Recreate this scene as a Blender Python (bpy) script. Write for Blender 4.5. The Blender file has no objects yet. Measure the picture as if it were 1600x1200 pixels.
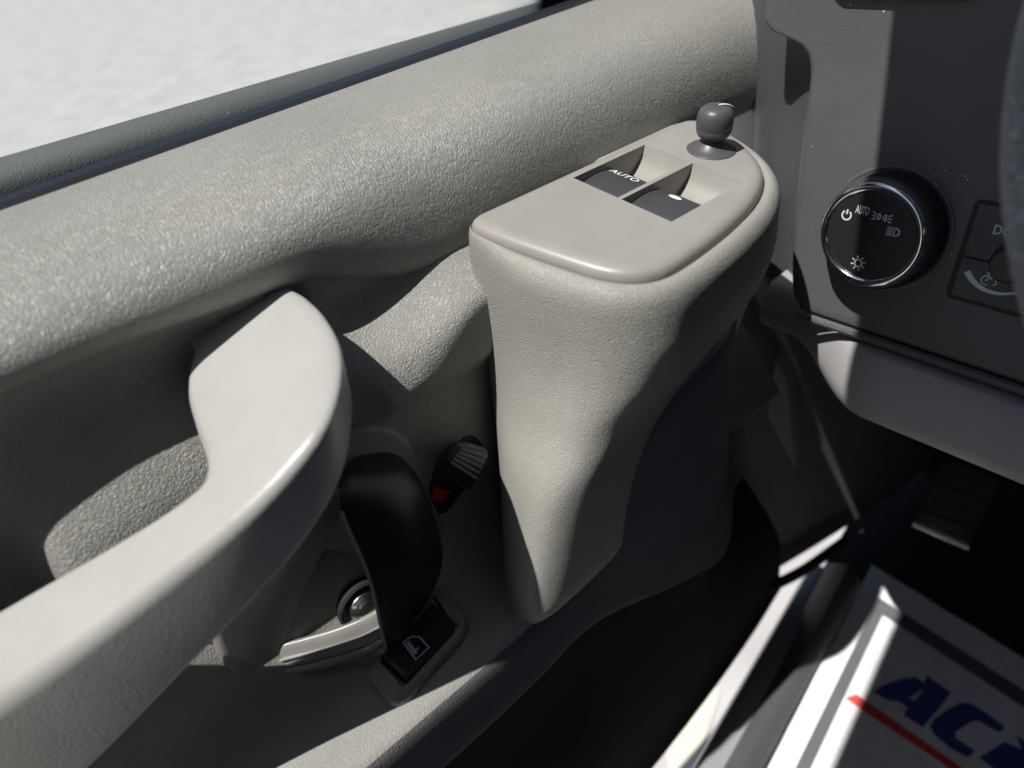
import bpy, bmesh, math, random
import numpy as np
from mathutils import Vector, Matrix

sc = bpy.context.scene
random.seed(4)
# ------------------------------------------------------------------ camera
# lengths are metres; X runs forward along the door, Y out through the window, Z up.
# The layout is worked out relative to the lens, which hangs H above the ground outside.
H = 1.50
F, CX, CY = 1130.0, 800.0, 600.0            # focal length and centre of the 1600x1200 photograph
ax = np.array([1750, 1090, -F]); ax /= np.linalg.norm(ax)
ay = np.array([-1100, 650, -F]); ay = ay - ax * (ax @ ay); ay /= np.linalg.norm(ay)
RM = np.array([ax, ay, np.cross(ax, ay)])
cam = bpy.data.cameras.new('camera'); cam.sensor_width = 36; cam.lens = 36 * F / 1600
cam.clip_start = 0.01; cam.clip_end = 500
cam.dof.use_dof = True; cam.dof.focus_distance = 0.40; cam.dof.aperture_fstop = 5.0
co = bpy.data.objects.new('camera', cam); sc.collection.objects.link(co)
co.matrix_world = Matrix.Translation((0, 0, H)) @ Matrix(RM.tolist()).to_4x4()
sc.camera = co
# ------------------------------------------------------------------ sky, sun, exposure
SUN = np.array([-.46, .015, .888]); SUN /= np.linalg.norm(SUN)
wo = bpy.data.worlds.new('World'); sc.world = wo; wo.use_nodes = True
sky = wo.node_tree.nodes.new('ShaderNodeTexSky'); sky.sky_type = 'NISHITA'; sky.sun_disc = False
sky.sun_elevation = math.asin(SUN[2]); sky.sun_rotation = math.atan2(SUN[0], SUN[1])
bg = wo.node_tree.nodes['Background']; bg.inputs[1].default_value = 0.068
wo.node_tree.links.new(sky.outputs[0], bg.inputs[0])
sl = bpy.data.lights.new('sun', 'SUN'); sl.energy = 5.0; sl.angle = math.radians(.5); sl.color = (1, .965, .92)
so = bpy.data.objects.new('sun', sl); sc.collection.objects.link(so)
so.rotation_euler = Vector(SUN.tolist()).to_track_quat('Z', 'Y').to_euler(); so.location = (0, 0, 6)
sc.view_settings.view_transform = 'Standard'; sc.view_settings.look = 'None'
sc.view_settings.exposure = 0.20; sc.view_settings.gamma = 1
sc.render.engine = 'CYCLES'

# ------------------------------------------------------------------ pixel helpers
def ray(px, py): return RM @ np.array([(px - CX) / F, -(py - CY) / F, -1.])
def on(px, py, n, d):
    r = ray(px, py); return r * (d / (np.array(n, float) @ r))
def py_(px, py, y): return on(px, py, (0, 1, 0), y)
def pz_(px, py, z): return on(px, py, (0, 0, 1), z)
def A(*v): return np.array(v, float)
def nrm(v): v = np.array(v, float); return v / np.linalg.norm(v)
def smooth(t): t = np.clip(t, 0, 1); return t * t * (3 - 2 * t)
def interp(x, xs, ys):
    """smooth monotone-ish interpolation"""
    xs = np.array(xs, float); ys = np.array(ys, float)
    x = np.clip(x, xs[0], xs[-1]); i = int(np.clip(np.searchsorted(xs, x) - 1, 0, len(xs) - 2))
    h = xs[i + 1] - xs[i]; t = (x - xs[i]) / h
    def sl(k):
        if k <= 0 or k >= len(xs) - 1: return 0
        a = (ys[k] - ys[k - 1]) / (xs[k] - xs[k - 1]); b = (ys[k + 1] - ys[k]) / (xs[k + 1] - xs[k])
        return 0 if a * b <= 0 else 2 * a * b / (a + b)
    m0, m1 = sl(i) * h, sl(i + 1) * h
    return (2*t**3 - 3*t**2 + 1) * ys[i] + (t**3 - 2*t**2 + t) * m0 + (-2*t**3 + 3*t**2) * ys[i+1] + (t**3 - t**2) * m1
def spline(P, n, closed=False):
    P = np.array(P, float); m = len(P); out = []
    segs = m if closed else m - 1
    for i in range(segs):
        if closed: p0, p1, p2, p3 = P[i - 1], P[i], P[(i + 1) % m], P[(i + 2) % m]
        else: p0, p1, p2, p3 = P[max(i - 1, 0)], P[i], P[i + 1], P[min(i + 2, m - 1)]
        for k in range(n):
            t = k / n
            out.append(.5 * (2*p1 + (p2 - p0)*t + (2*p0 - 5*p1 + 4*p2 - p3)*t*t + (3*p1 - p0 - 3*p2 + p3)*t**3))
    if not closed: out.append(P[-1])
    return np.array(out)

# ------------------------------------------------------------------ materials
def new_mat(name):
    m = bpy.data.materials.new(name); m.use_nodes = True
    return m, m.node_tree.nodes, m.node_tree.links, m.node_tree.nodes['Principled BSDF']
def N(nodes, kind, **kw):
    n = nodes.new(kind)
    for k, v in kw.items():
        if k.startswith('i_'):
            n.inputs[k[2:].replace('_', ' ')].default_value = v
        else: setattr(n, k, v)
    return n
def tint(nodes, links, b, col, geo, amount=.12, scale=18, specks=0.0, speckcol=(.6, .58, .54)):
    """base colour with slight blotchy wear and, if asked, specks of dust"""
    no = N(nodes, 'ShaderNodeTexNoise', i_Scale=scale, i_Detail=6, i_Roughness=.65)
    links.new(geo.outputs['Position'], no.inputs['Vector'])
    mr = N(nodes, 'ShaderNodeMapRange'); mr.inputs[3].default_value = 1 - amount; mr.inputs[4].default_value = 1 + amount
    mr.inputs[1].default_value = .3; mr.inputs[2].default_value = .7
    links.new(no.outputs[0], mr.inputs[0])
    mx = N(nodes, 'ShaderNodeVectorMath', operation='SCALE'); mx.inputs[0].default_value = col
    links.new(mr.outputs[0], mx.inputs['Scale'])
    last = mx.outputs[0]
    if specks:
        vo = N(nodes, 'ShaderNodeTexVoronoi', i_Scale=170.0); links.new(geo.outputs['Position'], vo.inputs['Vector'])
        cr = N(nodes, 'ShaderNodeMapRange'); cr.inputs[1].default_value = .05; cr.inputs[2].default_value = .11
        cr.inputs[3].default_value = 1; cr.inputs[4].default_value = 0
        links.new(vo.outputs['Distance'], cr.inputs[0])
        sp = N(nodes, 'ShaderNodeSeparateColor'); links.new(vo.outputs['Color'], sp.inputs[0])
        gt = N(nodes, 'ShaderNodeMath', operation='GREATER_THAN'); gt.inputs[1].default_value = 1 - specks
        links.new(sp.outputs[0], gt.inputs[0])
        ml = N(nodes, 'ShaderNodeMath', operation='MULTIPLY'); links.new(gt.outputs[0], ml.inputs[0]); links.new(cr.outputs[0], ml.inputs[1])
        mm = N(nodes, 'ShaderNodeMix', data_type='RGBA'); mm.inputs[7].default_value = (*speckcol, 1)
        links.new(ml.outputs[0], mm.inputs[0]); links.new(last, mm.inputs[6]); last = mm.outputs[2]
    links.new(last, b.inputs['Base Color'])
def leather(name, col, scale=330, stretch=(1.5, .75, .75), depth=.0007, rough=.5, strength=.6, wrinkles=0, spec=.5, specks=0, fine=.12):
    m, no, li, b = new_mat(name)
    geo = N(no, 'ShaderNodeNewGeometry')
    tint(no, li, b, col, geo, .07, 14, specks)
    mp = N(no, 'ShaderNodeMapping'); mp.inputs['Scale'].default_value = stretch
    li.new(geo.outputs['Position'], mp.inputs['Vector'])
    ds = N(no, 'ShaderNodeTexNoise', i_Scale=120.0, i_Detail=3.0); li.new(geo.outputs['Position'], ds.inputs['Vector'])
    sb = N(no, 'ShaderNodeVectorMath', operation='SUBTRACT'); sb.inputs[1].default_value = (.5, .5, .5); li.new(ds.outputs['Color'], sb.inputs[0])
    sc_ = N(no, 'ShaderNodeVectorMath', operation='SCALE'); sc_.inputs['Scale'].default_value = .010; li.new(sb.outputs[0], sc_.inputs[0])
    ad = N(no, 'ShaderNodeVectorMath', operation='ADD'); li.new(mp.outputs[0], ad.inputs[0]); li.new(sc_.outputs[0], ad.inputs[1])
    vo = N(no, 'ShaderNodeTexVoronoi', feature='DISTANCE_TO_EDGE', i_Scale=float(scale)); li.new(ad.outputs[0], vo.inputs['Vector'])
    cl = N(no, 'ShaderNodeMapRange'); cl.inputs[1].default_value = 0; cl.inputs[2].default_value = .22; cl.interpolation_type = 'SMOOTHSTEP'
    li.new(vo.outputs['Distance'], cl.inputs[0])
    fn = N(no, 'ShaderNodeTexNoise', i_Scale=900.0, i_Detail=2.0); li.new(geo.outputs['Position'], fn.inputs['Vector'])
    mu = N(no, 'ShaderNodeMath', operation='MULTIPLY_ADD'); mu.inputs[1].default_value = fine
    li.new(fn.outputs[0], mu.inputs[0]); li.new(cl.outputs[0], mu.inputs[2]); h = mu.outputs[0]
    if wrinkles:
        wv = N(no, 'ShaderNodeTexNoise', i_Scale=30.0, i_Detail=4.0, i_Distortion=1.2)
        wm = N(no, 'ShaderNodeMapping'); wm.inputs['Scale'].default_value = (1.0, 3.2, 3.2); wm.inputs['Rotation'].default_value = (0, .35, .3)
        li.new(geo.outputs['Position'], wm.inputs['Vector']); li.new(wm.outputs[0], wv.inputs['Vector'])
        rg = N(no, 'ShaderNodeMath', operation='SUBTRACT'); rg.inputs[1].default_value = .5; li.new(wv.outputs[0], rg.inputs[0])
        ab = N(no, 'ShaderNodeMath', operation='ABSOLUTE'); li.new(rg.outputs[0], ab.inputs[0])
        wr = N(no, 'ShaderNodeMapRange'); wr.inputs[1].default_value = 0; wr.inputs[2].default_value = .025
        wr.inputs[3].default_value = -wrinkles; wr.inputs[4].default_value = 0; li.new(ab.outputs[0], wr.inputs[0])
        a2 = N(no, 'ShaderNodeMath', operation='ADD'); li.new(wr.outputs[0], a2.inputs[0]); li.new(h, a2.inputs[1]); h = a2.outputs[0]
    bp = N(no, 'ShaderNodeBump'); bp.inputs['Strength'].default_value = strength; bp.inputs['Distance'].default_value = depth
    li.new(h, bp.inputs['Height']); li.new(bp.outputs[0], b.inputs['Normal'])
    b.inputs['Roughness'].default_value = rough; b.inputs['Specular IOR Level'].default_value = spec
    return m
def plastic(name, col, rough=.45, grain=900, depth=.00025, strength=.35, spec=.5, amount=.06, specks=0, metallic=0, coat=0, speckcol=(.6, .58, .54)):
    m, no, li, b = new_mat(name)
    geo = N(no, 'ShaderNodeNewGeometry')
    tint(no, li, b, col, geo, amount, 25, specks, speckcol)
    if grain:
        fn = N(no, 'ShaderNodeTexNoise', i_Scale=float(grain), i_Detail=2.0); li.new(geo.outputs['Position'], fn.inputs['Vector'])
        bp = N(no, 'ShaderNodeBump'); bp.inputs['Strength'].default_value = strength; bp.inputs['Distance'].default_value = depth
        li.new(fn.outputs[0], bp.inputs['Height']); li.new(bp.outputs[0], b.inputs['Normal'])
    b.inputs['Roughness'].default_value = rough; b.inputs['Specular IOR Level'].default_value = spec
    b.inputs['Metallic'].default_value = metallic; b.inputs['Coat Weight'].default_value = coat
    return m
M = {}
PEW = (.275, .273, .252)
M['bolster'] = leather('pewter_leather_grain', PEW, 420, (2.3, .52, .52), .0006, .42, .5, wrinkles=.5, spec=.55)
M['panel'] = leather('pewter_panel_grain', PEW, 540, (1, 1, 1), .0006, .5, .6, spec=.4)
M['pod'] = leather('pewter_fine_grain', (.295, .292, .265), 600, (1, 1, 1.6), .00035, .5, .5, wrinkles=.5, spec=.4)
M['lower'] = leather('pewter_lower_grain', (.275, .272, .25), 520, (1, 1, 1), .0004, .55, .45, spec=.3)
M['handle'] = plastic('pewter_handle_plastic', (.38, .377, .357), .34, 620, .00028, .55, spec=.5)
M['arm'] = plastic('grey_lever_arm', (.24, .235, .22), .35, 1200, .0001, .3)
M['paddle'] = plastic('slate_switch_paddle', (.05, .051, .056), .42, 1200, .0001, .25)
M['rib'] = plastic('lock_rib', (.13, .13, .13), .5, 0)
M['knobgrey'] = plastic('dark_grey_knob', (.075, .076, .08), .4, 1200, .0001, .25)
M['plate'] = plastic('pewter_smooth_plastic', (.290, .281, .257), .36, 1500, .00008, .25, spec=.45, amount=.07, specks=.012, speckcol=(.45, .44, .42))
M['bezel'] = plastic('pewter_bezel_plastic', (.215, .21, .195), .5, 900, .0002, .35)
M['black'] = plastic('black_switch_plastic', (.030, .030, .033), .42, 1200, .0001, .25)
M['lever'] = plastic('black_lever_plastic', (.016, .017, .020), .36, 1200, .0001, .2, spec=.4)
M['dash'] = plastic('charcoal_dash_plastic', (.088, .089, .094), .48, 620, .00035, .5, specks=.06)
M['knee'] = plastic('bounce_lit_knee_plastic', (.33, .32, .325), .45, 620, .00035, .5)  # charcoal paled: light bounced off the sunlit mat is put into the colour
M['endcap'] = plastic('dash_end_plastic', (.075, .078, .084), .55, 620, .0003, .5)
M['rubber'] = plastic('weatherstrip_rubber', (.02, .022, .024), .6, 900, .0004, .6)
M['belt'] = plastic('belt_strip_flock', (.095, .103, .108), .65, 900, .0005, .7, specks=.10, speckcol=(.35, .36, .36))
M['white'] = plastic('white_print', (.80, .82, .82), .5, 0)
M['greyprint'] = plastic('grey_print', (.60, .66, .70), .5, 0)
M['red'] = plastic('red_flag_plastic', (.55, .015, .02), .5, 0)
M['chrome'] = plastic('chrome', (.78, .79, .80), .12, 0, metallic=1)
M['steel'] = plastic('zinc_screw', (.62, .64, .66), .28, 0, metallic=1)
M['gloss'] = plastic('gloss_black_face', (.018, .018, .020), .32, 0, spec=.5)
M['wheel'] = leather('skylit_steering_leather', (.30, .30, .31), 300, (1, 1, 1), .0016, .5, .9)  # dark leather lightened to stand in for sky light on the rim
M['carpet'] = plastic('dark_carpet', (.035, .035, .038), .95, 500, .004, 1.0, spec=.1)
M['band'] = plastic('purple_grey_door_fleece', (.17, .162, .172), .9, 900, .0010, .7, spec=.15, amount=.12)
M['doorcarpet'] = plastic('door_kick_carpet', (.022, .022, .025), .95, 700, .002, .8, spec=.1)
M['paper'] = plastic('white_paper', (.86, .86, .87), .6, 45, .004, .5, amount=.10)
M['papergrey'] = plastic('grey_print_paper', (.13, .135, .15), .6, 0)
M['papertext'] = plastic('blue_print_paper', (.055, .08, .30), .6, 0)
M['paperred'] = plastic('red_print_paper', (.75, .08, .07), .6, 0)
M['paint'] = plastic('white_body_paint', (.62, .62, .63), .3, 0, coat=.5)
M['sillpaint'] = plastic('sill_paint', (.30, .30, .32), .4, 0)
M['sillgrey'] = plastic('grey_sill_paint', (.10, .10, .105), .45, 0)
M['pillar'] = plastic('sunlit_pillar_paint', (.5, .49, .46), .5, 0)
M['dark'] = plastic('black_trim', (.012, .012, .013), .6, 500, .0003, .4)
M['kick'] = plastic('charcoal_kick_panel', (.15, .147, .14), .5, 620, .0003, .4)
M['reflector'] = plastic('cream_lens', (.72, .70, .56), .35, 0)
M['seat'] = leather('blue_grey_seat_vinyl', (.33, .40, .46), 420, (1, 1, 1), .0006, .55, .5)
M['roof'] = plastic('headliner', (.12, .12, .12), .9, 300, .001, .5)
m, no, li, b = new_mat('window_glass')
no.remove(b); out = no['Material Output']
tr = N(no, 'ShaderNodeBsdfTransparent'); tr.inputs[0].default_value = (.93, .95, .94, 1)
gl = N(no, 'ShaderNodeBsdfGlossy'); gl.inputs['Roughness'].default_value = .02
fr = N(no, 'ShaderNodeFresnel'); fr.inputs[0].default_value = 1.45; mx = N(no, 'ShaderNodeMixShader')
li.new(fr.outputs[0], mx.inputs[0]); li.new(tr.outputs[0], mx.inputs[1]); li.new(gl.outputs[0], mx.inputs[2]); li.new(mx.outputs[0], out.inputs[0])
M['glass'] = m
m, no, li, b = new_mat('pale_concrete'); geo = N(no, 'ShaderNodeNewGeometry')
tint(no, li, b, (.47, .45, .437), geo, .16, 3.0); b.inputs['Roughness'].default_value = .9
M['ground'] = m

# ------------------------------------------------------------------ object helpers
WL = {}
def place(o, loc, parent):
    WL[o] = A(*loc)
    sc.collection.objects.link(o)
    if parent is not None:
        o.parent = parent; o.location = Vector((WL[o] - WL[parent]).tolist())
    else: o.location = Vector(WL[o].tolist())
def mesh(name, V, Fc, mat, parent=None, smooth_=True, autos=None, **tags):
    V = np.array(V, float) + A(0, 0, H)
    lo, hi = V.min(0), V.max(0); org = A((lo[0] + hi[0]) / 2, (lo[1] + hi[1]) / 2, lo[2])
    me = bpy.data.meshes.new(name); me.from_pydata((V - org).tolist(), [], [list(map(int, f)) for f in Fc]); me.update()
    bm = bmesh.new(); bm.from_mesh(me); bmesh.ops.remove_doubles(bm, verts=bm.verts, dist=1e-6)
    bmesh.ops.recalc_face_normals(bm, faces=bm.faces)
    if smooth_:
        lim = math.radians(autos if autos else 40)
        for f in bm.faces: f.smooth = True
        for e in bm.edges:
            if len(e.link_faces) == 2 and e.calc_face_angle(0) > lim: e.smooth = False
    bm.to_mesh(me); bm.free()
    me.materials.append(M[mat] if isinstance(mat, str) else mat)
    o = bpy.data.objects.new(name, me); place(o, org, parent)
    for k, v in tags.items(): o[k] = v
    return o
def empty(name, loc, label, cat, group=None):
    o = bpy.data.objects.new(name, None); o.empty_display_size = .02
    place(o, A(*loc) + A(0, 0, H), None); o['label'] = label; o['category'] = cat
    if group: o['group'] = group
    return o
def grid_faces(nr, nc, closed=False):
    f = []
    for i in range(nr - 1):
        for j in range(nc if closed else nc - 1):
            k = (j + 1) % nc
            f.append((i*nc + j, i*nc + k, (i+1)*nc + k, (i+1)*nc + j))
    return f
def loft(rings, closed=True, caps=True):
    nr, nc = len(rings), len(rings[0]); V = [p for r in rings for p in r]; Fc = grid_faces(nr, nc, closed)
    if caps and closed:
        Fc.append(tuple(range(nc))[::-1]); Fc.append(tuple((nr - 1)*nc + j for j in range(nc)))
    return V, Fc
def rquad(c, rho=.5, n=5):
    """rounded quad through corners c0..c3 (in order); rho is the corner radius as a share of the half width"""
    P = []
    for k, (sx, sy) in enumerate(((1, 1), (-1, 1), (-1, -1), (1, -1))):
        for i in range(n + 1):
            a = math.pi/2 * (i/n + k)
            P.append(((1 - rho)*sx + rho*math.cos(a), (1 - rho)*sy + rho*math.sin(a)))
    c = [np.array(q, float) for q in c]; out = []
    for u, v in P:
        a, bb = (u + 1)/2, (v + 1)/2
        out.append(c[0]*a*bb + c[1]*(1-a)*bb + c[2]*(1-a)*(1-bb) + c[3]*a*(1-bb))
    return out
def join(*parts):
    V, Fc = [], []
    for v, f in parts:
        o = len(V); V += list(v); Fc += [tuple(i + o for i in q) for q in f]
    return V, Fc
def lathe(origin, axis, prof, n=48, ribs=None):
    """prof: list of (radius, height along axis)"""
    axis = nrm(axis); t = nrm(np.cross(axis, (0.1, .2, 1) if abs(axis[2]) < .9 else (1, 0, 0))); bb = np.cross(axis, t)
    R = []
    for k, (r, h) in enumerate(prof):
        ring = []
        for i in range(n):
            a = 2*math.pi*i/n; rr = r
            if ribs and ribs[k]: rr = r - ribs[k]*(i % 2)
            ring.append(A(*origin) + axis*h + (t*math.cos(a) + bb*math.sin(a))*rr)
        R.append(ring)
    return loft(R)
def tube(P, r, n=10, rs=None):
    P = np.array(P, float); R = []
    for i in range(len(P)):
        d = nrm(P[min(i+1, len(P)-1)] - P[max(i-1, 0)])
        t = nrm(np.cross(d, (0.03, .1, 1) if abs(d[2]) < .9 else (1, 0, 0))); bb = np.cross(d, t)
        rr = rs[i] if rs is not None else r
        R.append([P[i] + (t*math.cos(2*math.pi*k/n) + bb*math.sin(2*math.pi*k/n))*rr for k in range(n)])
    return loft(R)
def offset2(Q, d):
    """offset a closed 2D outline outward by d (assumes even spacing)"""
    Q = np.array(Q, float); area = .5*np.sum(Q[:, 0]*np.roll(Q[:, 1], -1) - np.roll(Q[:, 0], -1)*Q[:, 1])
    out = []
    for i in range(len(Q)):
        a = Q[i] - Q[i-1]; bb = Q[(i+1) % len(Q)] - Q[i]
        a /= np.linalg.norm(a) + 1e-12; bb /= np.linalg.norm(bb) + 1e-12
        na, nb = A(a[1], -a[0]), A(bb[1], -bb[0]); nn = na + nb; nn /= np.linalg.norm(nn) + 1e-12
        k = 1/max(.6, nn @ na)
        out.append(Q[i] + nn*d*k*(1 if area > 0 else -1))
    return np.array(out)
class Frame:
    def __init__(s, o, u, v):
        s.o = A(*o); s.u = nrm(u); v = A(*v); v = v - s.u*(s.u @ v); s.v = nrm(v); s.n = np.cross(s.u, s.v)
    def p(s, a, b, h=0): return s.o + s.u*a + s.v*b + s.n*h
    def uv(s, px, py, h=0):
        q = on(px, py, s.n, s.n @ s.o + h) - s.o; return A(q @ s.u, q @ s.v)
def slab(fr, outline, rim, holes=(), bottom=False):
    """flat topped piece: rim = [(outset, height), ...] from the top edge down; top filled, holes left open"""
    bm = bmesh.new(); top = offset2(outline, rim[0][0]); h0 = rim[0][1]; edges = []
    def loop(Q):
        vs = [bm.verts.new(fr.p(a, b, h0)) for a, b in Q]
        for i in range(len(vs)): edges.append(bm.edges.new((vs[i], vs[(i+1) % len(vs)])))
        return vs
    prev = loop(top); first = prev
    for hq in holes: loop(hq)
    bmesh.ops.triangle_fill(bm, use_beauty=True, use_dissolve=False, edges=edges)
    for off, h in rim[1:]:
        cur = [bm.verts.new(fr.p(a, b, h)) for a, b in offset2(outline, off)]
        for i in range(len(cur)):
            k = (i+1) % len(cur); bm.faces.new((prev[i], prev[k], cur[k], cur[i]))
        prev = cur
    if bottom: bm.faces.new(prev[::-1])
    bm.verts.index_update()
    V = [np.array(v.co) for v in bm.verts]; Fc = [tuple(v.index for v in f.verts) for f in bm.faces]; bm.free()
    return V, Fc
def rrect(w, h, r, n=6, c=(0, 0)):
    P = []
    for k, (sx, sy) in enumerate(((1, 1), (-1, 1), (-1, -1), (1, -1))):
        for i in range(n + 1):
            a = math.pi/2*(i/n + k); P.append((c[0] + (w/2 - r)*sx + r*math.cos(a), c[1] + (h/2 - r)*sy + r*math.sin(a)))
    return np.array(P)
def ribbon(fr, P, w, h=.0002, closed=False, ws=None):
    """flat printed stroke along P (2D in the frame)"""
    P = np.array(P, float); n = len(P); V = []
    for i in range(n):
        if closed: d = P[(i+1) % n] - P[i-1]
        else: d = P[min(i+1, n-1)] - P[max(i-1, 0)]
        d = d/(np.linalg.norm(d) + 1e-12); nn = A(-d[1], d[0])
        ww = ws[i] if ws is not None else w
        for s in (1, -1): V.append(fr.p(*(P[i] + nn*s*ww/2), h))
    Fc = [(2*i, 2*i+1, 2*i+3, 2*i+2) for i in range(n-1)]
    if closed: Fc.append((2*n-2, 2*n-1, 1, 0))
    return V, Fc
def poly(fr, P, h=.0002, holes=()):
    V, Fc = slab(fr, P, [(0, h)], holes); return V, Fc
def text(fr, s, size, h=.0002, at=(0, 0), shear=0, wide=1.0, bold=0):
    cu = bpy.data.curves.new('t', 'FONT'); cu.body = s; cu.size = 1; cu.align_x = 'CENTER'; cu.align_y = 'CENTER'; cu.shear = shear; cu.offset = bold
    cu.resolution_u = 3
    ob = bpy.data.objects.new('t', cu); me = bpy.data.meshes.new_from_object(ob)
    V = [fr.p(at[0] + v.co.x*size*wide, at[1] + v.co.y*size, h) for v in me.vertices]; Fc = [tuple(p.vertices) for p in me.polygons]
    bpy.data.objects.remove(ob); bpy.data.curves.remove(cu); bpy.data.meshes.remove(me)
    return V, Fc
def box(lo, hi):
    x0, y0, z0 = lo; x1, y1, z1 = hi
    V = [(x, y, z) for x in (x0, x1) for y in (y0, y1) for z in (z0, z1)]
    return V, [(0, 1, 3, 2), (4, 6, 7, 5), (0, 4, 5, 1), (2, 3, 7, 6), (0, 2, 6, 4), (1, 5, 7, 3)]

# ================================================================== SETTING
ZF = -.75
gs = [(-60, -60), (60, -60), (60, 60), (-60, 60)]
mesh('ground', [(x, y, -H) for x, y in gs], [(0, 1, 2, 3)], 'ground', smooth_=False, kind='structure')
YAW = .166                                             # the cab stands some nine degrees round from the ajar door
def cy(x, y): return y + YAW*x                          # cab lines in the door's axes
# floor of the cab, with the carpet humping up to the firewall
V, rows = [], 0
for x in np.linspace(-1.1, .72, 40):
    o_ = .115 + .032*smooth((x - .36)/.12); V += [(x, cy(x, o_), ZF), (x, cy(x, o_ - .035), ZF), (x, -1.3, ZF)]
for k in range(1, 12):
    a = k/11*1.2; x = .72 + .16*math.sin(a); z = ZF + .16*(1 - math.cos(a)) + max(0, a - .6)*.25
    V += [(x, cy(x, .155), z), (x, cy(x, .1), z), (x, -1.3, z)]
for z in (-.4, -.2, .0):
    V += [(.9, .32, z), (.9, .2, z), (.9, -1.3, z)]
nr = len(V)//3
mesh('floor', V, grid_faces(nr, 3), 'carpet', kind='structure')
# roof over the cab: its rail shades the inner dash and the mat
V, Fc = [], []
for x in (-1.2, -.6, .0, .42):
    e = .160 + .172*x
    V += [(x, e, .30), (x, e, .345), (x, e - .06, .40), (x, -.5, .44), (x, -1.35, .40), (x, -1.38, .30), (x, -.5, .40), (x, e - .05, .325)]
Fc = grid_faces(4, 8, True) + [(0, 1, 2, 3, 4, 5, 6, 7), (31, 30, 29, 28, 27, 26, 25, 24)]
mesh('roof', V, Fc, 'roof', kind='structure')
V, Fc = join(box((-1.2, -1.36, ZF), (.95, -1.31, .12)), box((-1.25, -1.36, ZF), (-1.2, .06, .36)))  # unseen walls, passenger side raised past its window line to block light
mesh('shading_cab_wall', V, Fc, 'roof', smooth_=False, kind='structure')

# ================================================================== CAR DOOR
door = empty('car_door', (.05, .33, -.78), 'pewter grey van door with padded sill, pull handle and window switches', 'car door')
XS = np.concatenate([np.arange(-.42, -.08, .012), np.arange(-.08, .64, .004)])
# ---- padded top (bolster)
profF = spline([(.3935, -.118), (.3935, -.0975), (.3922, -.0940), (.386, -.0908), (.372, -.0915), (.356, -.0942), (.340, -.0982), (.326, -.1038), (.3145, -.1112),
                (.3060, -.1205), (.3010, -.1315), (.2990, -.1435), (.2988, -.1555), (.302, -.165), (.312, -.172), (.34, -.175)], 5)
profR = spline([(.3935, -.118), (.3935, -.0975), (.3922, -.0940), (.385, -.0908), (.368, -.0908), (.352, -.0935), (.338, -.0982), (.325, -.1050), (.3145, -.1132),
                (.3080, -.1220), (.3055, -.1298), (.3065, -.1362), (.311, -.1408), (.320, -.143), (.33, -.143), (.34, -.143)], 5)
def sillz(x): return .031*(x - .2)
V = []
for x in XS:
    f = smooth((x - .01)/.20); prof = profR*(1 - f) + profF*f
    wave = .005*math.exp(-((x - .185)/.03)**2) - .005*math.exp(-((x - .115)/.03)**2)
    for y, z in prof:
        k = smooth((-z - .095)/.05)
        V.append((x, y, z + sillz(x)*(1 - .9*k) - wave*k))
mesh('padded_sill', V, grid_faces(len(XS), len(prof)), 'bolster', door)
V = []
for x in XS:
    for y, z in ((.3952, -.12), (.3952, -.0922), (.3965, -.0905), (.4050, -.0900), (.4068, -.0920), (.4068, -.13)):
        V.append((x, y, z + sillz(x)))
mesh('sill_trim', V, grid_faces(len(XS), 6), 'plate', door)
V = []
for x in XS:
    for y, z in ((.4075, -.13), (.4078, -.0985), (.4095, -.0965), (.4125, -.0975), (.4135, -.105), (.4135, -.13)):
        V.append((x, y, z + .6*sillz(x)))
mesh('inner_seal', V, grid_faces(len(XS), 6), 'rubber', door)
V = []
for x in XS:
    for y, z in ((.424, -.13), (.424, -.098), (.427, -.0925), (.433, -.0880), (.440, -.0865), (.447, -.0885), (.450, -.096), (.450, -.13)):
        V.append((x, y, z))
mesh('outer_belt_strip', V, grid_faces(len(XS), 8), 'belt', door)
gv = [(-.42, .4165, -.20), (.64, .4165, -.20), (.52, .395, .22), (-.42, .395, .22)]
gv += [(x, y + .0035, z) for x, y, z in gv]
mesh('window_glass', gv, [(0, 1, 2, 3), (7, 6, 5, 4), (0, 4, 5, 1), (2, 6, 7, 3), (1, 5, 6, 2), (3, 7, 4, 0)], 'glass', door, smooth_=False)
V, Fc = join(box((-.42, .398, -.80), (.43, .452, -.125)))
mesh('door_shell', V, Fc, 'paint', door, smooth_=False)

# ---- moulded panel under the pad
zs = np.concatenate([np.arange(-.118, -.21, -.003), np.arange(-.21, -.42, -.005)])
def panel_y(x, z):
    L = 1 - smooth((x - .05)/.05)
    y = .316 + .009*L
    st = smooth((x + .046)/.016)                        # raised field starts here
    zl = interp(x, [-.05, -.02, .02, .10, .13, .2], [-.172, -.156, -.150, -.158, -.166, -.150])
    y -= (.0295 - .003*L)*st*smooth((zl - z)/(.034 + .036*L))
    low = smooth((-.235 - z)/.03)
    y -= st*L*.16*min(.06, max(0, zl - .03 - z))*(1 - low)
    right = smooth((x - .108)/.02)
    y -= right*.013*smooth((zl - .010 - z)/interp(x, [.11, .15, .2], [.046, .036, .020]))*(1 - smooth((-.212 - z)/.022))
    y -= .006*smooth((x - .107)/.008)*smooth((-.126 - z)/.006)*(1 - smooth((-.158 - z)/.02))
    y -= .005*smooth((.100 - x)/.006)*smooth((-.1365 - z)/.004)*(1 - smooth((-.148 - z)/.010))
    return y
xs2 = np.concatenate([np.arange(-.42, -.08, .012), np.arange(-.08, .26, .003)])
V = [(x, panel_y(x, min(z, -.120 - .034*smooth((x + .02)/.2))), min(z, -.120 - .034*smooth((x + .02)/.2))) for z in zs for x in xs2]
mesh('moulded_panel', V, grid_faces(len(zs), len(xs2)), 'panel', door)

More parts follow.
